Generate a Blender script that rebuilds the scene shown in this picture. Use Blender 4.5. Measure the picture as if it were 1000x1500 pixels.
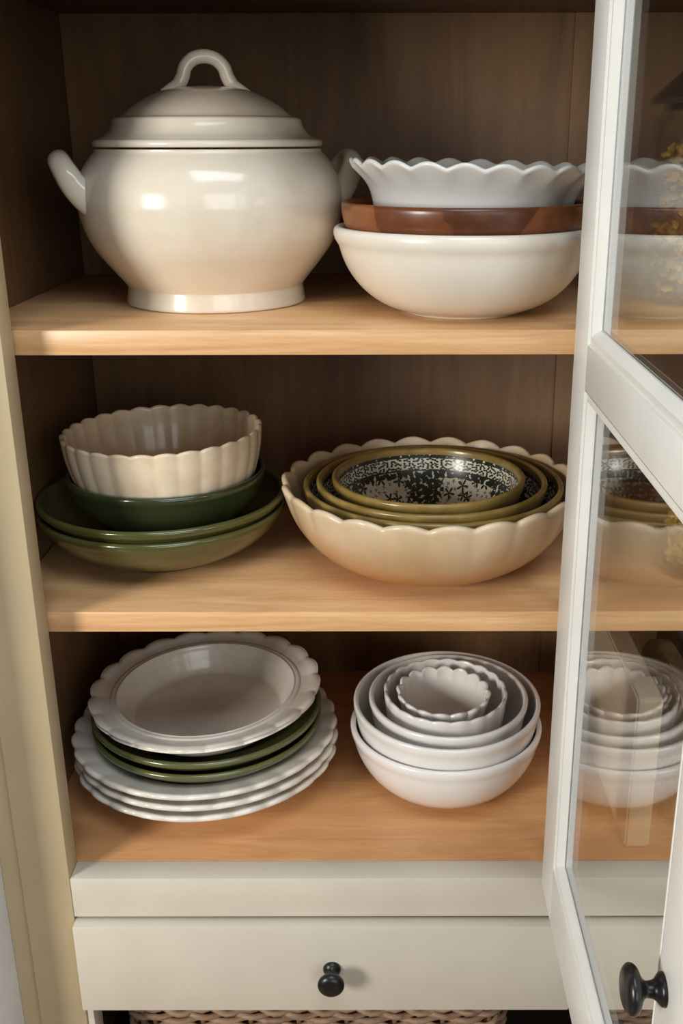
import bpy, bmesh, math, random
from mathutils import Vector, Matrix, Euler
PI = math.pi
rnd = random.Random(7)
for o in list(bpy.data.objects): bpy.data.objects.remove(o)
scene = bpy.context.scene
COL = scene.collection

# ------------------------------------------------------------------ camera
CAMZ = 1.5
cd = bpy.data.cameras.new('camera'); cam = bpy.data.objects.new('camera', cd); COL.objects.link(cam)
cd.sensor_fit = 'VERTICAL'; cd.sensor_height = 36.0; cd.sensor_width = 24.0
cd.lens = 1529 / 1500 * 36.0
cd.shift_x = -60 / 1500; cd.shift_y = 7 / 1500
cd.clip_start = 0.02
cam.location = (0, 0, CAMZ)
cam.rotation_euler = Euler((math.radians(90 - 19.91), math.radians(0.1), 0))
scene.camera = cam

# ------------------------------------------------------------------ light
def lin(c):
    c = [x / 255 for x in c]
    return tuple(x / 12.92 if x <= .04045 else ((x + .055) / 1.055) ** 2.4 for x in c) + (1.0,)
w = bpy.data.worlds.new('world'); scene.world = w; w.use_nodes = True
w.node_tree.nodes['Background'].inputs[0].default_value = (0.80, 0.86, 1.0, 1)
w.node_tree.nodes['Background'].inputs[1].default_value = 0.07
def area(name, loc, target, sx, sy, power, col):
    l = bpy.data.lights.new(name, 'AREA'); l.shape = 'RECTANGLE'; l.size = sx; l.size_y = sy
    l.energy = power; l.color = col
    o = bpy.data.objects.new(name, l); COL.objects.link(o); o.location = loc
    o.rotation_euler = (Vector(target) - Vector(loc)).to_track_quat('-Z', 'Y').to_euler()
    return o
# the room's window, to the left behind the camera, and a broad fill lamp added at the front right
area('window_light', (-1.62, -.78, 1.60), (0.0, 0.8, 1.15), .50, .65, 46, (1.0, 0.965, 0.90))
area('front_fill_light', (1.0, -2.2, 1.70), (-.1, 0.9, 1.2), 2.0, 1.5, 31, (0.96, 0.98, 1.0))
area('skylight', (.25, -.30, 3.05), (0, .75, .9), 1.4, 1.0, 30, (0.82, 0.91, 1.0))
scene.view_settings.view_transform = 'Standard'
scene.view_settings.look = 'None'
scene.view_settings.gamma = 1.0
scene.view_settings.use_curve_mapping = False
scene.view_settings.exposure = -0.24

# ------------------------------------------------------------------ node helpers
class NT:
    def __init__(s, name):
        s.m = bpy.data.materials.new(name); s.m.use_nodes = True
        s.t = s.m.node_tree; s.t.nodes.clear()
        s.out = s.t.nodes.new('ShaderNodeOutputMaterial')
    def n(s, typ, **kw):
        nd = s.t.nodes.new(typ)
        for k, v in kw.items():
            if isinstance(k, str) and hasattr(nd, k): setattr(nd, k, v)
        return nd
    def put(s, sock, v):
        if isinstance(v, bpy.types.NodeSocket): s.t.links.new(v, sock)
        elif v is not None:
            if sock.type == 'RGBA' and len(v) == 3: v = tuple(v) + (1,)
            sock.default_value = v
    def math(s, op, a, b=None, c=None, clamp=False):
        nd = s.n('ShaderNodeMath'); nd.operation = op; nd.use_clamp = clamp
        s.put(nd.inputs[0], a)
        if b is not None: s.put(nd.inputs[1], b)
        if c is not None: s.put(nd.inputs[2], c)
        return nd.outputs[0]
    def mix(s, fac, a, b):
        nd = s.n('ShaderNodeMix'); nd.data_type = 'RGBA'
        s.put(nd.inputs[0], fac); s.put(nd.inputs[6], a); s.put(nd.inputs[7], b)
        return nd.outputs[2]
    def coord(s, which='Object', scale=(1, 1, 1), loc=(0, 0, 0), rot=(0, 0, 0)):
        tc = s.n('ShaderNodeTexCoord'); mp = s.n('ShaderNodeMapping')
        s.t.links.new(tc.outputs[which], mp.inputs[0])
        mp.inputs['Scale'].default_value = scale; mp.inputs['Location'].default_value = loc; mp.inputs['Rotation'].default_value = rot
        return mp.outputs[0]
    def noise(s, vec, scale=5, detail=4, rough=.55, dist=0):
        nd = s.n('ShaderNodeTexNoise'); s.put(nd.inputs['Vector'], vec)
        nd.inputs['Scale'].default_value = scale; nd.inputs['Detail'].default_value = detail
        nd.inputs['Roughness'].default_value = rough; nd.inputs['Distortion'].default_value = dist
        return nd.outputs['Fac']
    def ramp(s, fac, stops):
        nd = s.n('ShaderNodeValToRGB'); s.put(nd.inputs[0], fac)
        e = nd.color_ramp.elements
        while len(e) < len(stops): e.new(.5)
        for el, (p, c) in zip(e, stops): el.position = p; el.color = c if len(c) == 4 else tuple(c) + (1,)
        return nd.outputs[0]
    def bump(s, h, strength=.1, dist=.001):
        nd = s.n('ShaderNodeBump'); s.put(nd.inputs['Height'], h)
        nd.inputs['Strength'].default_value = strength; nd.inputs['Distance'].default_value = dist
        return nd.outputs[0]
    def bsdf(s, col, rough=.4, normal=None, coat=0, coat_rough=.05, spec=.5, metallic=0, sss=0):
        b = s.n('ShaderNodeBsdfPrincipled')
        s.put(b.inputs['Base Color'], col); s.put(b.inputs['Roughness'], rough)
        b.inputs['Coat Weight'].default_value = coat; b.inputs['Coat Roughness'].default_value = coat_rough
        b.inputs['Specular IOR Level'].default_value = spec; b.inputs['Metallic'].default_value = metallic
        if normal is not None: s.put(b.inputs['Normal'], normal)
        s.t.links.new(b.outputs[0], s.out.inputs[0])
        return s.m

def paint(name, col, rough=.42, amt=.06):
    t = NT(name); c = lin(col)
    f = t.noise(t.coord(scale=(1, 1, 1)), 9, 3)
    d = tuple(x * (1 - amt) for x in c[:3]); l = tuple(min(1, x * (1 + amt * .5)) for x in c[:3])
    b = t.noise(t.coord(), 260, 2)
    return t.bsdf(t.ramp(f, [(.35, d), (.65, l)]), rough, t.bump(b, .08, .0006))

def ceramic(name, col, rough=.22, coat=.5, amt=.06, tint=None, scale=14, bumpy=.05):
    t = NT(name); c = lin(col); tc = lin(tint) if tint else tuple(x * (1 - amt) for x in c[:3])
    v = t.coord()
    f = t.noise(v, scale, 4, .6)
    sp = t.noise(v, 320, 2, .5)
    spk = t.math('GREATER_THAN', sp, .76)
    colr = t.ramp(f, [(.33, tc), (.62, c)])
    colr = t.mix(t.math('MULTIPLY', spk, .22), colr, tuple(x * .6 for x in c[:3]))
    return t.bsdf(colr, rough, t.bump(t.noise(v, 28, 2), bumpy, .003), coat)

def wood(name, dark, light, axis='X', rough=.38, coat=.15, s=1.0, contrast=1.0):
    t = NT(name)
    sc = {'X': (1.6, 14, 26), 'Z': (14, 14, 1.6), 'Y': (14, 1.6, 26)}[axis]
    v = t.coord(scale=tuple(k * s for k in sc))
    f = t.noise(v, 2.2, 6, .62, .9)
    fine = t.noise(t.coord(scale=tuple(k * s * 5 for k in sc)), 4, 3, .6)
    big = t.noise(t.coord(scale=tuple(k * .35 for k in sc)), 1.6, 2)
    g = t.math('ADD', t.math('MULTIPLY', f, .65), t.math('ADD', t.math('MULTIPLY', fine, .2), t.math('MULTIPLY', big, .15)))
    col = t.ramp(g, [(.5 - .16 / contrast, lin(dark)), (.5 + .12 / contrast, lin(light))])
    return t.bsdf(col, t.math('MULTIPLY_ADD', fine, .15, rough - .07), t.bump(fine, .10, .0008), coat, .25)

def glass(name, tint=(1, 1, 1), base=.045, power=5.0, grim=0.0):
    t = NT(name)
    lw = t.n('ShaderNodeLayerWeight'); lw.inputs[0].default_value = .5
    r = t.math('MULTIPLY_ADD', t.math('POWER', lw.outputs['Facing'], power), 1 - base, base, clamp=True)
    tr = t.n('ShaderNodeBsdfTransparent'); tr.inputs[0].default_value = tuple(tint) + (1,)
    gl = t.n('ShaderNodeBsdfGlossy'); gl.inputs['Roughness'].default_value = .012
    gl.inputs['Color'].default_value = (1, 1, 1, 1)
    if grim:
        t.put(gl.inputs['Normal'], t.bump(t.noise(t.coord(), 7, 2), grim, .004))
    mx = t.n('ShaderNodeMixShader'); t.put(mx.inputs[0], r)
    t.t.links.new(tr.outputs[0], mx.inputs[1]); t.t.links.new(gl.outputs[0], mx.inputs[2])
    t.t.links.new(mx.outputs[0], t.out.inputs[0])
    return t.m

def print_pattern(name):
    """olive rimmed bowl with a dark green transfer print inside; UV: u round the bowl, v 0..1 inside, 1..2 outside"""
    t = NT(name)
    tc = t.n('ShaderNodeTexCoord'); sp = t.n('ShaderNodeSeparateXYZ'); t.t.links.new(tc.outputs['UV'], sp.inputs[0])
    u, v = sp.outputs[0], sp.outputs[1]
    def vec(x, y):
        c = t.n('ShaderNodeCombineXYZ'); t.put(c.inputs[0], x); t.put(c.inputs[1], y); return c.outputs[0]
    ink, ground = lin((32, 40, 30)), lin((222, 216, 196))
    def sprig(su, sv, petals, r0, r1, seed):
        p = vec(t.math('MULTIPLY', u, su), t.math('MULTIPLY_ADD', v, sv, seed))
        vo = t.n('ShaderNodeTexVoronoi'); vo.voronoi_dimensions = '2D'; vo.inputs['Scale'].default_value = 1
        vo.inputs['Randomness'].default_value = .75; t.put(vo.inputs['Vector'], p)
        sb = t.n('ShaderNodeVectorMath'); sb.operation = 'SUBTRACT'
        t.put(sb.inputs[0], p); t.put(sb.inputs[1], vo.outputs['Position'])
        s2 = t.n('ShaderNodeSeparateXYZ'); t.put(s2.inputs[0], sb.outputs[0])
        ang = t.math('ARCTAN2', s2.outputs[1], s2.outputs[0])
        rot = t.n('ShaderNodeSeparateXYZ'); t.put(rot.inputs[0], vo.outputs['Color'])
        rad = t.math('MULTIPLY_ADD', t.math('COSINE', t.math('MULTIPLY_ADD', ang, petals, t.math('MULTIPLY', rot.outputs[0], 6.3))), r1, r0)
        return t.math('LESS_THAN', vo.outputs['Distance'], rad)
    big = sprig(34, 8.0, 5, .27, .20, .3)
    small = sprig(70, 16, 4, .16, .14, 4.7)
    dense = sprig(78, 18, 3, .66, .22, 9.1)
    scroll = sprig(110, 34, 2, .40, .25, 2.2)
    # medallions: four pale panels round the wall
    ph = t.math('COSINE', t.math('MULTIPLY', u, 2 * PI * 5))
    wob = t.math('MULTIPLY', t.noise(vec(t.math('MULTIPLY', u, 30), t.math('MULTIPLY', v, 8)), 1.5, 2), .5)
    pan = t.math('GREATER_THAN', t.math('ADD', t.math('MULTIPLY', ph, .55), wob), .06)
    lo = t.math('GREATER_THAN', v, .30); hi = t.math('LESS_THAN', t.math('ADD', v, t.math('MULTIPLY', wob, .12)), .80)
    pan = t.math('MULTIPLY', pan, t.math('MULTIPLY', lo, hi))
    sparse = t.math('MAXIMUM', big, small)
    f = t.n('ShaderNodeMix'); f.data_type = 'FLOAT'
    t.put(f.inputs[0], pan); t.put(f.inputs[2], dense); t.put(f.inputs[3], sparse)
    band = t.math('MULTIPLY', t.math('GREATER_THAN', v, .84), t.math('LESS_THAN', v, .94))
    g = t.n('ShaderNodeMix'); g.data_type = 'FLOAT'
    t.put(g.inputs[0], band); t.put(g.inputs[2], f.outputs[0]); t.put(g.inputs[3], scroll)
    line1 = t.math('LESS_THAN', t.math('ABSOLUTE', t.math('SUBTRACT', v, .83)), .006)
    line2 = t.math('LESS_THAN', t.math('ABSOLUTE', t.math('SUBTRACT', v, .942)), .006)
    fac = t.math('MAXIMUM', g.outputs[0], t.math('MAXIMUM', line1, line2))
    inside = t.mix(fac, ground, ink)
    nz = t.noise(t.coord(), 40, 3)
    olive = t.ramp(nz, [(.35, lin((124, 102, 50))), (.65, lin((156, 130, 72)))])
    rim = t.math('GREATER_THAN', v, .965)
    groove = t.math('LESS_THAN', t.math('ABSOLUTE', t.math('SUBTRACT', v, 1.13)), .018)
    ol2 = t.mix(groove, olive, lin((92, 78, 34)))
    col = t.mix(rim, inside, ol2)
    return t.bsdf(col, .3, t.bump(nz, .04, .002), .25, .12)

M = {}
M['maple'] = wood('maple', (202, 150, 98), (236, 194, 144), 'X')
M['maple_floor'] = wood('maple_floor', (184, 130, 82), (216, 164, 112), 'X', .34)
M['lining'] = wood('lining_wood', (100, 73, 46), (124, 93, 62), 'Z', .5, .05)
M['lining_side'] = wood('lining_wood_side', (100, 73, 46), (124, 93, 62), 'Z', .5, .05)
M['cubby'] = paint('cubby_shade', (52, 44, 37), .6)  # near-black colour stands in for the shade of the deep recess
M['greige'] = paint('greige_paint', (209, 201, 184))
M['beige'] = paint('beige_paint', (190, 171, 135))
M['jamb'] = paint('jamb_paint', (190, 172, 140))
M['door'] = paint('door_paint', (237, 237, 232), .38)
M['white_wall'] = paint('white_wall_paint', (244, 242, 238), .6)
M['room'] = paint('room_paint', (214, 208, 196), .7)
M['floorwood'] = wood('floor_wood', (120, 88, 58), (160, 122, 84), 'Y')
M['black'] = paint('black_iron', (24, 23, 24), .32, .2)
M['cream'] = ceramic('cream_glaze', (230, 220, 202), .19, .40, tint=(220, 207, 185))
M['white'] = ceramic('white_glaze', (228, 226, 220), .2, .5)
M['coolwhite'] = ceramic('cool_white_glaze', (216, 216, 212), .26, .35)
M['creambowl'] = ceramic('cream_bowl_glaze', (232, 226, 212), .28, .3)
M['flute'] = ceramic('ivory_glaze', (238, 221, 192), .3, .3, tint=(224, 202, 168), scale=30)
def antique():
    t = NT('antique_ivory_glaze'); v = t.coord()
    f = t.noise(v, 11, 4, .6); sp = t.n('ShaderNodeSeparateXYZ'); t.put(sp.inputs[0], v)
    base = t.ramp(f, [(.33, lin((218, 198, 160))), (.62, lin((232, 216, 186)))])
    toward_foot = t.math('SUBTRACT', 1.0, t.math('MULTIPLY', t.math('ADD', sp.outputs[2], t.math('MULTIPLY_ADD', f, .03, -.015)), 10.5), clamp=True)
    col = t.mix(t.math('POWER', toward_foot, .95), base, lin((172, 112, 40)))      # amber tint growing towards the foot
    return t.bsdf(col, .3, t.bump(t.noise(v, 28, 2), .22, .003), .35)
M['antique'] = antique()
M['green'] = ceramic('olive_green_glaze', (82, 82, 42), .2, .5, amt=.15)
M['darkgreen'] = ceramic('dark_green_glaze', (54, 62, 36), .22, .5, amt=.15)
M['plategreen'] = ceramic('sage_green_glaze', (98, 100, 60), .22, .5, amt=.15)
M['plate'] = ceramic('plate_ivory_glaze', (232, 226, 215), .24, .45, tint=(218, 208, 192), scale=22)
M['china'] = ceramic('china_white_glaze', (240, 236, 232), .2, .5)
M['print'] = print_pattern('printed_olive_glaze')
M['pane'] = glass('pane_glass', (.95, .955, .94), .055, 4.2, .02)
M['jar'] = glass('jar_glass', (.96, .96, .95), .05, 3.5)
def acacia():
    t = NT('acacia_wood')
    v = t.coord(scale=(1, 1, .6), rot=(.5, .35, 0))
    st = t.n('ShaderNodeTexVoronoi'); st.inputs['Scale'].default_value = 17; st.distance = 'CHEBYCHEV'; t.put(st.inputs['Vector'], t.coord(scale=(1, .25, 1), rot=(.3, .9, .4)))
    s3 = t.n('ShaderNodeSeparateXYZ'); t.put(s3.inputs[0], st.outputs['Color'])
    g = t.noise(t.coord(scale=(30, 6, 30), rot=(0, .6, .3)), 2, 5, .6, .8)
    f = t.math('ADD', t.math('MULTIPLY', s3.outputs[0], .68), t.math('MULTIPLY', g, .40))
    return t.bsdf(t.ramp(f, [(.2, lin((78, 40, 18))), (.5, lin((116, 64, 30))), (.82, lin((152, 92, 48)))]), .34, t.bump(g, .08, .001), .25, .2)
M['acacia'] = acacia()
M['wicker'] = wood('wicker_cane', (120, 92, 72), (184, 152, 124), 'X', .6, 0, 4)
M['wicker_dark'] = wood('wicker_stake', (84, 62, 46), (130, 104, 80), 'Z', .6, 0, 3)
M['board'] = wood('pale_board', (222, 196, 156), (240, 220, 186), 'Y', .45, 0)
def speck(name, a, b, c):
    t = NT(name); v = t.coord()
    vo = t.n('ShaderNodeTexVoronoi'); vo.inputs['Scale'].default_value = 120; t.put(vo.inputs['Vector'], v)
    f = t.math('LESS_THAN', vo.outputs['Distance'], .28)
    base = t.ramp(t.noise(v, 12, 4), [(.35, lin(a)), (.65, lin(b))])
    return t.bsdf(t.mix(t.math('MULTIPLY', f, .6), base, lin(c)), .45)
M['terrazzo'] = speck('speckled_stone', (196, 172, 134), (216, 196, 160), (150, 122, 86))
M['slate'] = speck('grey_stone', (118, 120, 124), (142, 144, 148), (90, 92, 96))
M['lid_dark'] = ceramic('dark_lid', (52, 44, 38), .2, .5)
M['gold'] = ceramic('golden_pasta', (222, 182, 92), .35, .2)

# ------------------------------------------------------------------ mesh helpers
def obj(name, bm, mat, parent=None, smooth=True, loc=None, angle=40):
    me = bpy.data.meshes.new(name); bm.normal_update(); bm.to_mesh(me); bm.free()
    if mat is not None: me.materials.append(mat)
    if smooth:
        me.polygons.foreach_set('use_smooth', [True] * len(me.polygons))
        me.set_sharp_from_angle(angle=math.radians(angle))
    o = bpy.data.objects.new(name, me); COL.objects.link(o)
    if parent is not None: o.parent = parent
    if loc is not None: o.location = loc
    return o
def tag(o, label, cat, group=None, kind=None):
    if label: o['label'] = label
    if cat: o['category'] = cat
    if group: o['group'] = group
    if kind: o['kind'] = kind
    return o
def empty(name, loc=(0, 0, 0)):
    o = bpy.data.objects.new(name, None); COL.objects.link(o); o.location = loc; o.empty_display_size = .05; return o
def box(bm, x0, x1, y0, y1, z0, z1, bev=0.0):
    vs = [bm.verts.new((x, y, z)) for z in (z0, z1) for y in (y0, y1) for x in (x0, x1)]
    fs = [(0, 2, 3, 1), (4, 5, 7, 6), (0, 1, 5, 4), (2, 6, 7, 3), (0, 4, 6, 2), (1, 3, 7, 5)]
    faces = [bm.faces.new([vs[i] for i in f]) for f in fs]
    if bev:
        es = list({e for f in faces for e in f.edges})
        bmesh.ops.bevel(bm, geom=es, offset=bev, segments=2, affect='EDGES', profile=.5)
def boxo(name, dims, mat, parent=None, bev=.0012, loc=(0, 0, 0)):
    bm = bmesh.new(); box(bm, *dims, bev=bev)
    return obj(name, bm, mat, parent, True, loc, 30)
def catmull(pts, n=6):
    P = [Vector(p) for p in pts]; out = []
    for i in range(len(P) - 1):
        a = P[i - 1] if i else P[0] * 2 - P[1]; b = P[i]; c = P[i + 1]; d = P[i + 2] if i + 2 < len(P) else P[-1] * 2 - P[-2]
        for k in range(n):
            t = k / n
            out.append(.5 * ((2 * b) + (c - a) * t + (2 * a - 5 * b + 4 * c - d) * t * t + (3 * b - a - 3 * c + d) * t ** 3))
    out.append(P[-1]); return out
def lathe(bm, prof, segs=96, mod=None, vs=None):
    """prof: list of (r, z); vs: the v value of each profile point; mod(theta, k) -> (r, z)"""
    uvl = bm.loops.layers.uv.verify(); rows = []
    N = len(prof)
    for k, (r, z) in enumerate(prof):
        if r < 1e-6:
            rows.append([bm.verts.new((0, 0, z))]); continue
        row = []
        for j in range(segs):
            th = 2 * PI * j / segs
            rr, zz = mod(th, k) if mod else (r, z)
            row.append(bm.verts.new((rr * math.cos(th), rr * math.sin(th), zz)))
        rows.append(row)
    for k in range(N - 1):
        a, b = rows[k], rows[k + 1]
        va, vb = (vs[k], vs[k + 1]) if vs else (k / N, (k + 1) / N)
        for j in range(segs):
            j2 = (j + 1) % segs; u0, u1 = j / segs, (j + 1) / segs
            if len(a) == 1 and len(b) == 1: continue
            if len(a) == 1: f = bm.faces.new((a[0], b[j2], b[j])); uv = ((u0, va), (u1, vb), (u0, vb))
            elif len(b) == 1: f = bm.faces.new((a[j], a[j2], b[0])); uv = ((u0, va), (u1, va), (u0, vb))
            else: f = bm.faces.new((a[j], a[j2], b[j2], b[j])); uv = ((u0, va), (u1, va), (u1, vb), (u0, vb))
            for l, q in zip(f.loops, uv): l[uvl].uv = q
def tube(bm, pts, rad, sides=12, closed=False, flat=1.0, up=Vector((0, 0, 1))):
    P = [Vector(p) for p in pts]; n = len(P)
    R = rad if isinstance(rad, (list, tuple)) else [rad] * n
    rings = []
    prev = None
    for i, p in enumerate(P):
        if closed: t = (P[(i + 1) % n] - P[i - 1])
        else: t = (P[min(i + 1, n - 1)] - P[max(i - 1, 0)])
        t.normalize()
        if prev is None:
            a = up - t * up.dot(t)
            if a.length < 1e-3: a = Vector((1, 0, 0)) - t * t.x
        else: a = prev - t * prev.dot(t)
        a.normalize(); prev = a.copy(); b = t.cross(a)
        rings.append([bm.verts.new(p + R[i] * (math.cos(2 * PI * k / sides) * a * flat + math.sin(2 * PI * k / sides) * b)) for k in range(sides)])
    m = n if closed else n - 1
    for i in range(m):
        A, B = rings[i], rings[(i + 1) % n]
        for k in range(sides):
            k2 = (k + 1) % sides
            bm.faces.new((A[k], A[k2], B[k2], B[k]))
    if not closed:
        bm.faces.new(list(reversed(rings[0]))); bm.faces.new(rings[-1])

# ------------------------------------------------------------------ bowls and plates
class Vessel:
    """a thrown vessel: body curve from the centre to the rim, offset inwards by the wall thickness, on a foot"""
    def __init__(s, R, H, foot, fh=.004, th=.005, bend=1.0, ez=1.0, lip=0.0, lipw=.07, ctrl=None, floor=None):
        s.R, s.H, s.th, s.foot, s.fh = R, H, th, foot, fh
        B = []
        if ctrl:
            raw = [(0, fh)] + [(r, z) for r, z in ctrl]
            B = [(max(0, p.x), p.y) for p in catmull([(r, z, 0) for r, z in raw], 12)]
        else:
            fl = foot if floor is None else floor
            for i in range(6): B.append((fl * i / 6, fh))
            n = 34
            for i in range(n + 1):
                t = i / n
                qr, qz = math.sin(t * PI / 2), 1 - math.cos(t * PI / 2)
                r = fl + (R - fl) * ((1 - bend) * t + bend * qr)
                z = fh + (H - fh) * ((1 - bend) * t + bend * qz) ** ez
                B.append((r, z))
        s.B = B; n = len(B)
        # arc length parameter
        L = [0]
        for i in range(1, n): L.append(L[-1] + math.dist(B[i], B[i - 1]))
        s.S = [l / L[-1] for l in L]
        nor = []
        for i in range(n):
            a, b = B[max(i - 1, 0)], B[min(i + 1, n - 1)]
            dx, dz = b[0] - a[0], b[1] - a[1]; l = math.hypot(dx, dz) or 1
            nor.append((dz / l, -dx / l))       # points out and down
        outer, inner = [], []
        for i in range(n):
            q = lip * math.exp(-((1 - s.S[i]) / lipw) ** 4)
            outer.append((B[i][0] + nor[i][0] * q if B[i][0] > 1e-6 else 0, B[i][1] + nor[i][1] * q))
            r = B[i][0] - nor[i][0] * th; inner.append((max(0, r) if i else 0, B[i][1] - nor[i][1] * th))
        s.inner = inner; s.outer = outer
        prof, vs, side = [], [], []
        prof += [(0, fh * .6), (max(foot - .006, foot * .8), fh * .6), (max(foot - .004, foot * .85), 0), (foot - .001, 0), (foot, .001)]
        vs += [2, 1.95, 1.94, 1.93, 1.92]; side += [0] * 5
        for i in range(n):
            if outer[i][0] > foot + .0005 and outer[i][1] > .0012: prof.append(outer[i]); vs.append(2 - s.S[i]); side.append(s.S[i])
        a, b = outer[-1], inner[-1]
        cx, cz = (a[0] + b[0]) / 2, (a[1] + b[1]) / 2
        ux, uz = (a[0] - b[0]) / 2, (a[1] - b[1]) / 2
        tx, tz = -uz, ux
        if tz < 0: tx, tz = -tx, -tz
        for k in (1, 2, 3, 4):
            an = PI * k / 5
            prof.append((cx + ux * math.cos(an) + tx * math.sin(an), cz + uz * math.cos(an) + tz * math.sin(an))); vs.append(1.0); side.append(1.0)
        for i in range(n - 1, -1, -1):
            r, z = inner[i]
            if i < n - 1 and r > prof[-1][0] - 1e-5 and i > 0 and r > R * .9 and not ctrl: continue
            prof.append((r, z)); vs.append(s.S[i]); side.append(s.S[i])
        s.prof, s.vs, s.side = prof, vs, side
        s.top = max(z for r, z in prof)
    def bottom_curve(s):    # lowest outer surface as function of r
        return [(r, z) for (r, z), q in zip(s.prof, s.vs) if q >= 1.0]
    def build(s, name, mat, loc, segs=96, mod=None, parent=None, tilt=(0, 0, 0)):
        bm = bmesh.new()
        m = None
        if mod: m = lambda th, k: mod(th, s.prof[k][0], s.prof[k][1], s.side[k], s.vs[k] <= 1.0)
        lathe(bm, s.prof, segs, m, s.vs)
        bmesh.ops.recalc_face_normals(bm, faces=bm.faces)
        o = obj(name, bm, mat, parent, True, loc, 50); o.rotation_euler = tilt
        return o
def interp(curve, r):
    c = sorted(curve)
    if r <= c[0][0]: return c[0][1]
    for (a, b), (d, e) in zip(c, c[1:]):
        if a <= r <= d: return b + (e - b) * ((r - a) / (d - a) if d > a else 0)
    return None
def rest(lower, upper, off=0.0):
    """height at which upper stands inside lower (both round); off: sideways shift between the axes"""
    best = 0
    inn = {}
    lo_in = sorted(lower.inner)
    for r, z in upper.bottom_curve():
        h = interp(lo_in, min(r + off, lower.inner[-1][0] if r + off < lower.R + .002 else 9))
        if h is None: continue
        best = max(best, h - z)
    return best + .0004
def fit(lower, make, target, off=0.0):
    """make(H) builds a vessel; find H so that its rim ends at 'target' above lower's base"""
    H = target * .7; v = make(H); z = 0
    for _ in range(30):
        v = make(max(.008, H)); z = rest(lower, v, off); H += .6 * (target - (z + v.H)); H = max(.008, H)
    return v, z
def flutes(n, a, az, s0=.35, phase=0.0, sharp=True):
    def f(th, r, z, s, inside):
        w = min(1, max(0, (s - s0) / (1 - s0))) ** .8
        c = abs(math.cos(n * (th + phase) / 2)) if sharp else .5 + .5 * math.cos(n * (th + phase))
        return r * (1 + a * w * (c - .64)), z + az * max(0, (s - .75) / .25) ** 2 * (c - .5)
    return f

# ================================================================== setting
FL, MID, TOP = .8515, 1.1102, 1.357             # upper faces of cabinet floor and the two shelves
YF, YS, YB = .800, .832, 1.205                  # face frame, shelf front, back
XL, XR = -.3385, .716                            # inner side walls
def struct(o, label=None): o['kind'] = 'structure'; return o
struct(boxo('floor', (-2.2, 1.8, -2.6, 1.6, -.02, 0), M['floorwood'], bev=0))
struct(boxo('wall_back', (-.62, 1.8, 1.245, 1.32, 0, 2.5), M['room'], bev=0))
struct(boxo('wall_left', (-.75, -.3592, .735, 1.2448, 0, 2.5), M['white_wall'], bev=.002))

cab = empty('display_cabinet', (.19, 1.0, 0))
tag(cab, 'greige painted cabinet with maple shelves, open glazed door and one drawer', 'cabinet')
cab_off = Vector(cab.location)
def cp(name, dims, mat, bev=.0012, parent=None):
    x0, x1, y0, y1, z0, z1 = dims
    c = Vector(((x0 + x1) / 2, (y0 + y1) / 2, (z0 + z1) / 2))
    bm = bmesh.new(); box(bm, x0 - c.x, x1 - c.x, y0 - c.y, y1 - c.y, z0 - c.z, z1 - c.z, bev)
    base = cab_off if parent is None else Vector(parent['_o'])
    return obj(name, bm, mat, parent or cab, True, c - base, 30)
CEIL = 1.6235
cp('side_panel', (XL - .016, XL, .8265, YB + .012, .0, CEIL + .04), M['lining_side'])
cp('side_panel', (XR, XR + .016, .8265, YB + .012, .0, CEIL + .04), M['lining_side'])
cp('back_panel', (XL, XR, YB, YB + .010, .8325, CEIL + .02), M['lining'])
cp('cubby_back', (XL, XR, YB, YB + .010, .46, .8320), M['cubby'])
cp('back_batten', (.2016, .262, YB - .005, YB, .8515, CEIL), M['lining'], .0008)
cp('top_panel', (XL, XR, .8265, YB, CEIL, CEIL + .02), M['lining'])
cp('floor_panel', (XL, XR, .8265, YB, FL - .019, FL), M['maple_floor'])
cp('shelf', (XL + .0008, XR - .0008, YS, YB - .006, MID - .0195, MID), M['maple'])
cp('shelf', (XL + .0008, XR - .0008, YS, YB - .006, TOP - .0203, TOP), M['maple'])
# face frame
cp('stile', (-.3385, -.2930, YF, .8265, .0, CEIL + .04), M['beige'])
cp('stile', (.674, .732, YF, .8265, .0, CEIL + .04), M['greige'])
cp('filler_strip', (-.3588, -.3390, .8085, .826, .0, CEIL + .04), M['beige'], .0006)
cp('center_post', (.1640, .1755, YF, .8265, FL, CEIL + .04), M['greige'])
cp('rail', (-.2930, .674, YF, .8265, .8075, FL), M['greige'], .0016)
cp('rail', (-.2930, .674, YF, .8265, 1.618, CEIL + .04), M['greige'])
cp('lower_rail', (-.2930, .674, .806, .8265, .700, .7072), M['greige'])
cp('cubby_jamb', (-.2930, -.2862, .802, .8265, .46, .700), M['greige'], .0006)
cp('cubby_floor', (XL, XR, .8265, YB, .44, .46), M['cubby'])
cp('base_panel', (-.2930, .674, .806, .8265, .06, .44), M['greige'])
# drawers
def knob_mesh(r, L):
    P = [(0, 0), (.62 * r, 0), (.66 * r, .06 * L), (.60 * r, .12 * L), (.40 * r, .22 * L), (.33 * r, .34 * L), (.34 * r, .44 * L),
         (.52 * r, .53 * L), (.86 * r, .62 * L), (1.0 * r, .74 * L), (.93 * r, .86 * L), (.62 * r, .96 * L), (0, L)]
    bm = bmesh.new(); q = [(max(0, p.x), p.y) for p in catmull([(a, b, 0) for a, b in P], 4)]; q[0] = (0, 0); q[-1] = (0, L)
    lathe(bm, q, 40); bmesh.ops.recalc_face_normals(bm, faces=bm.faces); return bm
def drawer(x0, x1, kx):
    o = cp('drawer', (x0, x1, .789, .806, .7045, .8048), M['greige'], .0016)
    c = Vector(((x0 + x1) / 2, (.789 + .806) / 2, (.7045 + .8048) / 2))
    k = obj('knob', knob_mesh(.0126, .027), M['black'], o, True, Vector((kx, .789, .7560)) - c)
    k.rotation_euler = (PI / 2, 0, 0); k['label'] = 'round black knob'
    return o
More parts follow.
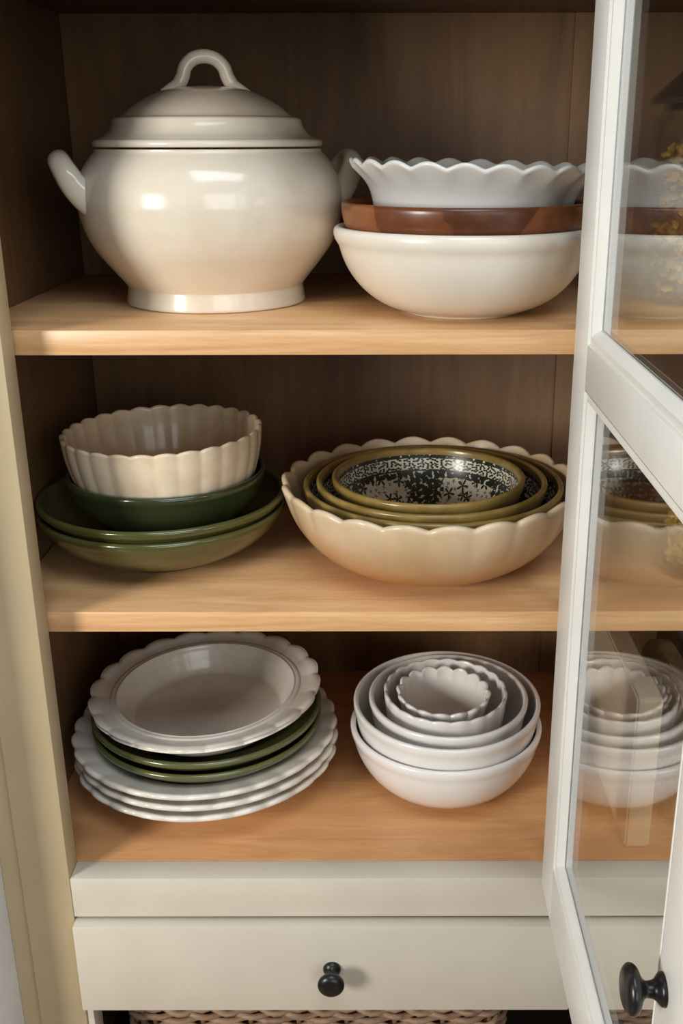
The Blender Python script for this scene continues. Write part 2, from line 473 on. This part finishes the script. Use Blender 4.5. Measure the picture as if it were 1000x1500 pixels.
drawer(-.2925, .1790, -.0494)
drawer(.1815, .6735, .4275)

# glazed door, standing open
DX = .1455; DT = .0165; Y0, Y1 = .392, .790; Z0, Z1 = .8545, 1.672
door_c = Vector((DX, Y1, Z0))
def door_frame():
    """frame with stiles, rails and a bar; local: x depth from the outer face, y from hinge (0) to the free edge (-), z up"""
    bm = bmesh.new()
    W = Y1 - Y0
    def piece(y0, y1, z0, z1): box(bm, 0, DT, y0, y1, z0, z1, .0008)
    piece(-.050, 0, 0, Z1 - Z0); piece(-W, -W + .045, 0, Z1 - Z0)
    piece(-W + .045, -.050, 0, .056); piece(-W + .045, -.050, Z1 - Z0 - .05, Z1 - Z0)
    piece(-W + .045, -.050, BAR0, BAR1)
    return bm
BAR0, BAR1 = 1.329 - Z0, 1.362 - Z0
door = obj('door', door_frame(), M['door'], cab, True, door_c - cab_off, 30)
door['label'] = 'off-white glazed door standing open at right angles'
def moulding(y0, y1, z0, z1):
    """picture-frame moulding inside an opening, mitred"""
    bm = bmesh.new()
    prof = [(0.0, 0.0), (.0018, .0006), (.0020, .0042), (.0010, .0052), (.0012, .0066), (.0036, .0096), (.0060, .0120), (.0072, .0122), (.0074, .0)]
    loops = []
    for x, d in prof:
        loops.append([bm.verts.new((x, yy, zz)) for yy, zz in ((y0 + d, z0 + d), (y1 - d, z0 + d), (y1 - d, z1 - d), (y0 + d, z1 - d))])
    for a, b in zip(loops, loops[1:]):
        for k in range(4): bm.faces.new((a[k], a[(k + 1) % 4], b[(k + 1) % 4], b[k]))
    bmesh.ops.recalc_face_normals(bm, faces=bm.faces)
    return bm
W = Y1 - Y0
OPEN = [(.056, BAR0), (BAR1, Z1 - Z0 - .05)]
for z0, z1 in OPEN:
    obj('moulding', moulding(-W + .045, -.050, z0, z1), M['door'], door, True, None, 25)
for z0, z1 in OPEN:
    ob = boxo('glass_pane', (.0, .0024, -W + .049, -.054, z0 + .004, z1 - .004), M['pane'], door, 0)
    ob.location = (.0078, 0, 0)
k = obj('knob', knob_mesh(.0132, .0225), M['black'], door, True, Vector((DX, .4265, 1.0840)) - door_c)
k.rotation_euler = (0, -PI / 2, 0); k['label'] = 'large round black door knob'

# ================================================================== top shelf
def seated(z): return z + .0003
# --- soup tureen
TU = empty('soup_tureen', (-.1556, .9937, seated(TOP)))
tag(TU, 'large cream lidded soup tureen with side handles on top shelf', 'tureen')
P = [(0, .004), (.074, .004), (.077, 0), (.0812, 0), (.0824, .0012), (.0822, .0050), (.0814, .0110), (.0808, .0150), (.0816, .0172),
     (.0880, .0252), (.0980, .0375), (.1080, .0510), (.1150, .0665), (.1185, .0830), (.1192, .0930), (.1175, .1050), (.1130, .1170), (.1060, .1270), (.1015, .1318), (.1008, .1345)]
out = [(max(0, p.x), p.y) for p in catmull([(a, b, 0) for a, b in P[3:]], 4)]
inn = [(max(.0, r - .006), max(z, .012)) for r, z in reversed(out)]
prof = [(0, .004), (.074, .004), (.077, 0)] + out + [(.0985, .1352), (.0960, .1345)] + [q for q in inn if q[1] > .016] + [(.06, .0125), (0, .012)]
bm = bmesh.new(); lathe(bm, prof, 128); bmesh.ops.recalc_face_normals(bm, faces=bm.faces)
obj('body', bm, M['cream'], TU, True, None, 50)
LP = [(.0985, .1362), (.1010, .1366), (.1020, .1385), (.1016, .1408), (.0998, .1424), (.0960, .1432), (.0900, .1462), (.0860, .1505), (.0838, .1555), (.0828, .1590), (.0805, .1605), (.0772, .1608),
      (.0740, .1626), (.0660, .1690), (.0560, .1752), (.0440, .1808), (.0380, .1828), (.0300, .1846), (.0160, .1862), (0, .1866)]
lp = [(max(0, p.x), p.y) for p in catmull([(a, b, 0) for a, b in LP], 4)]
lo = [(0, .178)] + [(r * .94, z - .006) for r, z in reversed(lp) if .03 < r < .093 and z > .15] + [(.090, .138), (.0945, .1362)]
bm = bmesh.new(); lathe(bm, lo + lp, 128); bmesh.ops.recalc_face_normals(bm, faces=bm.faces)
lid = obj('lid', bm, M['cream'], TU, True, None, 50)
half = [(-.0385, 0, .1810), (-.0310, 0, .1846), (-.0240, 0, .1880), (-.0198, 0, .1938), (-.0168, 0, .2020), (-.0098, 0, .2085)]
path = catmull(half + [(0, 0, .2106)] + [(-a, b, c) for a, b, c in reversed(half)], 6)
n = len(path)
rad = [.0060 + .0012 * abs(2 * i / (n - 1) - 1) ** 3 - .0045 * max(0, abs(2 * i / (n - 1) - 1) - .62) / .38 for i in range(n)]
bm = bmesh.new(); tube(bm, path, rad, 14, False, 1.0, Vector((0, 1, 0)))
obj('lid_handle', bm, M['cream'], lid, True, None, 70)
for sgn in (-1, 1):
    hp = [(.1000, -.029, .088), (.1110, -.027, .0950), (.1200, -.025, .1045), (.1260, -.022, .1150), (.1300, -.014, .1230)]
    pth = catmull([(sgn * a, b, c) for a, b, c in hp] + [(sgn * .1315, 0, .1262)] + [(sgn * a, -b, c) for a, b, c in reversed(hp)], 6)
    n = len(pth); rad = [.0078 + .0042 * abs(2 * i / (n - 1) - 1) ** 2.0 for i in range(n)]
    bm = bmesh.new(); tube(bm, pth, rad, 14, False, 1.25)
    obj('handle', bm, M['cream'], TU, True, None, 70)

TU.rotation_euler.z = math.radians(18)

# --- right hand stack
sx, sy = .0698, .9271
creamb = Vessel(.1090, .0690, .0500, fh=.0018, th=.0055, bend=.92, ez=.97, lip=.0030, lipw=.062, floor=.046)
tag(creamb.build('serving_bowl', M['creambowl'], (sx, sy, seated(TOP)), 128), 'wide cream serving bowl at the bottom of the top shelf stack', 'bowl')
def mk(H): return Vessel(.1060, H, .050, fh=.002, th=.006, bend=1.0, ez=.75, floor=.052)
woodb, zw = fit(creamb, mk, .0905, .003)
tag(woodb.build('wooden_bowl', M['acacia'], (sx + .001, sy, TOP + zw), 128), 'dark brown wooden bowl between two white bowls', 'bowl')
def mk(H): return Vessel(.1045, H, .070, fh=.002, th=.0042, ctrl=[(.040, .002), (.066, .003), (.0765, .008), (.0825, H * .42), (.0865, H * .68), (.0925, H * .83), (.1045, H)])
pie, zp = fit(woodb, mk, .1180 - zw, .004)
zp += zw + .0022
def scal(th, r, z, s, inside):
    w = max(0, (s - .84) / .16) ** 1.3; c = (abs(math.cos(22 * th / 2)) ** 2 + .02) ** .5
    return r * (1 + .014 * w * (c - .6)), z + .0050 * w * (c - .6)
tag(pie.build('scalloped_dish', M['coolwhite'], (sx + .0055, sy + .002, TOP + zp), 240, scal, tilt=(0, math.radians(1.6), 0)), 'white scalloped-edge dish on top of the wooden bowl', 'dish')

# ================================================================== middle shelf, left
gx, gy = -.2175, .9765
def mk_g(H): return Vessel(.1190, H, .058, fh=.003, th=.005, bend=.75, ez=.9, lip=.0012, lipw=.04, floor=.055)
g1 = mk_g(.0490)
tag(g1.build('shallow_bowl', M['green'], (gx, gy, seated(MID)), 128), 'shallow olive green bowl at the bottom of the middle shelf stack', 'bowl')
g2, z2 = fit(g1, mk_g, .0610, .002)
tag(g2.build('shallow_bowl', M['green'], (gx + .0005, gy, MID + z2), 128), 'shallow dark-centred green bowl, second from bottom under the deep green bowl', 'bowl')
def mk(H): return Vessel(.0955, H, .048, fh=.003, th=.0045, bend=.95, ez=.8, lip=.001, lipw=.05)
g3, z3 = fit(g2, mk, .0850 - z2)
z3 += z2
tag(g3.build('deep_bowl', M['darkgreen'], (gx + .006, gy, MID + z3), 128), 'deep dark green bowl under the fluted ivory bowl', 'bowl')
def mk(H): return Vessel(.0955, H, .060, fh=.002, th=.004, ctrl=[(.030, .002), (.060, .0025), (.0760, .007), (.0840, .018), (.0895, H * .5), (.0935, H * .75), (.0955, H)])
fl, z4 = fit(g3, mk, .1240 - z3, .003)
z4 += z3 + .0016
tag(fl.build('fluted_bowl', M['flute'], (gx + .006, gy - .001, MID + z4), 280, flutes(28, .016, .0022, .25), tilt=(0, math.radians(-1.2), 0)), 'fluted ivory bowl with wavy rim on top of green bowls', 'bowl')

# ================================================================== middle shelf, right
bx, by = .0450, .9560
big = Vessel(.1400, .0800, .070, fh=.003, th=.0062, bend=.80, ez=1.0, floor=.072)
def ruf(th, r, z, s, inside):
    w = max(0, (s - .60) / .40) ** 2.0; c = abs(math.cos(22 * (th + .05) / 2)) ** .9 - .12
    return r * (1 + .026 * w * (c - .5) + .012 * max(0, (s - .9) / .1) ** 2), z + .0055 * max(0, (s - .8) / .2) ** 1.2 * (c - .5)
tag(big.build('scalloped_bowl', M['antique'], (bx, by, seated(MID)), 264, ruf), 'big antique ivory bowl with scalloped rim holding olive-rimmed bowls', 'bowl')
prev, pz = big, 0
OL = [(.1225, .0785, 'largest olive-rimmed bowl nested directly in the scalloped ivory bowl'),
      (.1085, .0815, 'middle olive-rimmed bowl nested between two others'),
      (.0905, .0850, 'smallest olive-rimmed bowl with dark green floral print inside')]
for i, (R, h, lab) in enumerate(OL):
    def mk(H, R=R): return Vessel(R, H, R * .46, fh=.002, th=.0036, bend=.86, ez=.95, lip=.0020, lipw=.085, floor=R * .5)
    v, z = fit(prev, mk, h - pz, .002)
    z += pz
    o = v.build('printed_bowl', M['print'], (bx + (.003, .0015, -.0015)[i], by, MID + z), 128)
    o.rotation_euler.z = (.2, .9, -.314)[i]
    tag(o, lab, 'bowl', 'nested olive-rimmed printed bowls')
    prev, pz = v, z

# ================================================================== bottom, plates at left
qx, qy = -.1890, .9765
def edge_wave(n, a, az, s0=.62):
    def f(th, r, z, s, inside):
        w = max(0, (s - s0) / (1 - s0)) ** 1.2; c = .5 + .5 * math.cos(n * th) if n else 1
        c = abs(math.cos(n * th / 2))
        return r * (1 + a * w * (c - .6)), z + az * w * (c - .5)
    return f
def mk_p(H): return Vessel(.1365, H, .080, fh=.003, th=.0058, ctrl=[(.040, .003), (.078, .0035), (.090, .008), (.097, .016), (.103, H * .66), (.115, H * .80), (.1365, H)])
p1 = mk_p(.0330)
labs = ['white scalloped-rim plate, lowest of three under the green plates', 'white scalloped-rim plate, middle one of three under the green plates', 'white scalloped-rim plate, topmost of three directly under the green plates']
prev, pz = p1, 0
for i in range(3):
    if i == 0: v, z = p1, .0003
    else:
        v = mk_p(.0330); z = pz + max(rest(prev, v, .002), .0098)
    o = v.build('scalloped_plate', M['plate'], (qx + (.0, .001, -.0005)[i], qy, FL + z), 252, edge_wave(26, .022, .0022, .8))
    o.rotation_euler.z = (.1, .2, .02)[i]
    tag(o, labs[i], 'plate', 'white scalloped plates in the bottom stack')
    prev, pz = v, z
def mk_s(H): return Vessel(.1190, H, .060, fh=.003, th=.0045, bend=.72, ez=.95, lip=.0012, lipw=.04, floor=.060)
for i, (h, lab) in enumerate(((.0700, 'lower of two green plates under the scalloped deep plate'), (.0860, 'upper of two green plates directly under the scalloped deep plate'))):
    if i == 0:
        v, z = fit(prev, mk_s, h - pz, .004); z += pz
    else:
        z = pz + max(rest(prev, v), .0135)
    o = v.build('green_plate', M['plategreen'], (qx + .002, qy, FL + z), 128)
    tag(o, lab, 'plate', 'green plates in the bottom stack')
    prev, pz = v, z
def mk(H): return Vessel(.1190, H, .070, fh=.003, th=.0050, ctrl=[(.040, .003), (.070, .0038), (.082, .0080), (.090, H * .62), (.0945, H * .88), (.0968, H * .93), (.1000, H * .915), (.1080, H * .95), (.1150, H * 1.01), (.1190, H)])
dp, z = fit(prev, mk, .1000 - pz, .003); z += pz + .003
def dpm(th, r, z, s, inside):
    w = max(0, (s - .86) / .14) ** 1.2; c = abs(math.cos(20 * th / 2)) ** .8
    ridge = .0016 * math.exp(-((r - .0925) / .0012) ** 2) if inside else 0
    return r * (1 + .026 * w * (c - .6)), z + .0024 * w * (c - .5) + ridge
tag(dp.build('deep_plate', M['plate'], (qx + .003, qy, FL + z), 280, dpm, tilt=(math.radians(2.0), math.radians(-1.5), 0)), 'scalloped ivory deep plate on top of the plate stack', 'plate')

# ================================================================== bottom, white bowls at right
wx, wy = .0655, .9593
w1 = Vessel(.0985, .0715, .048, fh=.003, th=.0042, bend=.92, ez=.95, lip=.0016, lipw=.06, floor=.046)
tag(w1.build('mixing_bowl', M['china'], (wx, wy, seated(FL)), 128), 'largest white bowl, bottom of the nested white bowls', 'bowl', 'nested white bowls')
prev, pz = w1, 0
WB = [(.0955, .0985, .95, None, 'white bowl second from the bottom of the nest'),
      (.0810, .1025, .95, None, 'plain white bowl in the middle of the nest'),
      (.0635, .1080, .93, flutes(20, .012, .0016, .72), 'small white bowl with lightly fluted rim, second smallest of the nest'),
      (.0480, .1065, .40, flutes(16, .055, .0032, .85), 'smallest white bowl with scalloped flower-like rim inside the nest')]
for i, (R, h, bd, md, lab) in enumerate(WB):
    def mk(H, R=R): return Vessel(R, H, R * .47, fh=.002, th=.0036, bend=bd, ez=.95, lip=.0016 if R > .07 else .0004, lipw=.05, floor=R * .46)
    v, z = fit(prev, mk, h - pz, .0025); z += pz + .0006
    ti = Euler((math.radians(2.4), 0, .1 * i))
    # tipped slightly towards the viewer, turning about the middle of the rim
    p = Vector((wx + (.0005, .002, -.001, -.003)[i], wy, FL + z + v.H)) - ti.to_matrix() @ Vector((0, 0, v.H))
    o = v.build('nesting_bowl', M['china'], p, 192, md, tilt=ti)
    tag(o, lab, 'bowl', 'nested white bowls')
    prev, pz = v, z

# ================================================================== wicker basket under the drawer
def basket():
    x0, x1, y0, y1, zb = -.2776, .1324, .852, 1.150, .4604
    root = empty('wicker_basket', ((x0 + x1) / 2, (y0 + y1) / 2, zb))
    tag(root, 'brown woven wicker basket in the open cubby below the drawer', 'basket')
    c = Vector(root.location); hx, hy = (x1 - x0) / 2 - .006, (y1 - y0) / 2 - .006; cr = .03
    def per(s):      # point and outward normal at perimeter fraction
        Lx, Ly = 2 * (hx - cr), 2 * (hy - cr); La = PI / 2 * cr
        tot = 2 * (Lx + Ly) + 4 * La; d = (s % 1) * tot
        segs = [('l', (-hx + cr, -hy), (1, 0), Lx, (0, -1)), ('a', (hx - cr, -hy + cr), -PI / 2, La), ('l', (hx, -hy + cr), (0, 1), Ly, (1, 0)), ('a', (hx - cr, hy - cr), 0, La),
                ('l', (hx - cr, hy), (-1, 0), Lx, (0, 1)), ('a', (-hx + cr, hy - cr), PI / 2, La), ('l', (-hx, hy - cr), (0, -1), Ly, (-1, 0)), ('a', (-hx + cr, -hy + cr), PI, La)]
        for g in segs:
            if d <= g[3]:
                if g[0] == 'l': return Vector((g[1][0] + g[2][0] * d, g[1][1] + g[2][1] * d, 0)), Vector((*g[4], 0))
                a = g[2] + d / cr; nn = Vector((math.cos(a), math.sin(a), 0)); return Vector((*g[1], 0)) + nn * cr, nn
            d -= g[3]
        return Vector((-hx + cr, -hy, 0)), Vector((0, -1, 0))
    NS = 52; rows = 31; dz = .0063
    bm = bmesh.new()
    for r in range(rows):
        pts = []
        for i in range(NS * 4):
            p, nn = per(i / (NS * 4)); ph = PI * i / 4 + (PI if r % 2 else 0)
            pts.append(p + nn * (.0046 * math.cos(ph)) + Vector((0, 0, .006 + r * dz + .0016 * math.sin(ph + r * 1.3) + rnd.uniform(-.0005, .0005))))
        tube(bm, pts, .0036, 6, True)
    o = obj('weave', bm, M['wicker'], root, True, None, 80); o['kind'] = 'stuff'
    bm = bmesh.new()
    for i in range(NS):
        p, nn = per(i / NS); tube(bm, [p + Vector((0, 0, .001)), p + Vector((0, 0, rows * dz + .008))], .0028, 6)
    o = obj('stakes', bm, M['wicker_dark'], root, True, None, 80); o['kind'] = 'stuff'
    bm = bmesh.new()
    for q in range(2):
        pts = []
        for i in range(NS * 6):
            p, nn = per(i / (NS * 6)); a = 2 * PI * i / 12 + q * PI
            pts.append(p + nn * (.005 * math.cos(a)) + Vector((0, 0, rows * dz + .010 + .005 * math.sin(a))))
        tube(bm, pts, .0048, 6, True)
    obj('rim', bm, M['wicker'], root, True, None, 80)
    bm = bmesh.new(); box(bm, -hx + .004, hx - .004, -hy + .004, hy - .004, .0005, .008)
    obj('base', bm, M['wicker_dark'], root, True)
basket()

# ================================================================== right bay, seen through the glass
def jar(loc, R, H, fill, lidded, label):
    root = empty('glass_jar', loc); tag(root, label, 'jar', 'glass jars behind the door')
    P = [(0, .002), (R * .86, .0), (R * .97, .004), (R, .012), (R, H * .82), (R * .96, H * .92), (R * .80, H * .98), (R * .80, H), (R * .77, H), (R * .77, H * .975), (R * .92, H * .905), (R - .0025, H * .8), (R - .0025, .014), (R * .9, .007), (0, .006)]
    bm = bmesh.new(); lathe(bm, P, 64); bmesh.ops.recalc_face_normals(bm, faces=bm.faces)
    obj('glass_body', bm, M['jar'], root, True, None, 60)
    if lidded:
        L = [(0, H - .004), (R * .74, H - .004), (R * .74, H + .0006), (R * 1.0, H + .0008), (R * 1.02, H + .005), (R * .92, H + .010), (R * .60, H + .026), (R * .26, H + .038), (R * .20, H + .042), (R * .27, H + .050), (R * .20, H + .058), (0, H + .060)]
        bm = bmesh.new(); lathe(bm, L, 64); bmesh.ops.recalc_face_normals(bm, faces=bm.faces)
        obj('lid', bm, M['lid_dark'], root, True, None, 40)
    bm = bmesh.new()
    for i in range(420):
        a = rnd.uniform(0, 2 * PI); q = (R - .011) * math.sqrt(rnd.random()); z = .012 + rnd.random() * (fill - .018)
        d = Vector((rnd.gauss(0, 1), rnd.gauss(0, 1), rnd.gauss(0, .5))).normalized() * .0050
        p = Vector((q * math.cos(a), q * math.sin(a), z))
        tube(bm, [p - d, p - d * .4 + Vector((0, 0, .0008)), p + d * .4 - Vector((0, 0, .0008)), p + d], [.0016, .0028, .0028, .0016], 5)
    c = obj('dry_pasta', bm, M['gold'], None, True, loc, 60)
    tag(c, 'golden dry pasta filling the ' + ('lidded jar on the top shelf' if lidded else 'open jar on the middle shelf'), 'pasta', None, 'stuff')
jar((.2930, .985, seated(TOP)), .056, .170, .143, True, 'tall glass jar with dark domed lid seen through the upper pane')
jar((.3060, .930, seated(MID)), .044, .085, .070, False, 'open glass jar on middle shelf seen through the lower pane')
def board(name, x, y0, y1, h, t, mat, lean, label, rounded=.03):
    """cutting board stored on its long edge, running back into the cabinet"""
    bm = bmesh.new(); L = y1 - y0
    pts = []
    for cy, cz, a0 in ((rounded, rounded, PI), (L - rounded, rounded, 1.5 * PI), (L - rounded, h - rounded, 0), (rounded, h - rounded, .5 * PI)):
        for k in range(7):
            a = a0 + PI / 2 * k / 6
            pts.append((cy + rounded * math.cos(a), cz + rounded * math.sin(a)))
    A = [bm.verts.new((0, y, z)) for y, z in pts]; B = [bm.verts.new((t, y, z)) for y, z in pts]
    bm.faces.new(A); bm.faces.new(list(reversed(B))); n = len(A)
    for k in range(n): bm.faces.new((A[k], B[k], B[(k + 1) % n], A[(k + 1) % n]))
    bmesh.ops.recalc_face_normals(bm, faces=bm.faces)
    es = [e for e in bm.edges if abs(e.verts[0].co.x - e.verts[1].co.x) < 1e-6]
    bmesh.ops.bevel(bm, geom=es, offset=.002, segments=2, affect='EDGES')
    o = obj(name, bm, mat, None, True, (x, y0, FL + .0004 + (t * math.sin(lean) if lean > 0 else 0)), 40)
    o.rotation_euler = (0, lean, 0)
    return tag(o, label, 'cutting board', 'boards behind the door')
board('cutting_board', .2330, .842, 1.085, .165, .024, M['board'], 0, 'pale wooden board standing on edge behind the lower pane', .006)
board('cutting_board', .2800, .850, 1.040, .150, .020, M['terrazzo'], .04, 'rounded speckled stone board standing on edge behind the lower pane', .060)
board('cutting_board', .3220, .860, 1.120, .200, .012, M['slate'], .03, 'grey stone board standing on edge, farthest right behind the lower pane', .010)
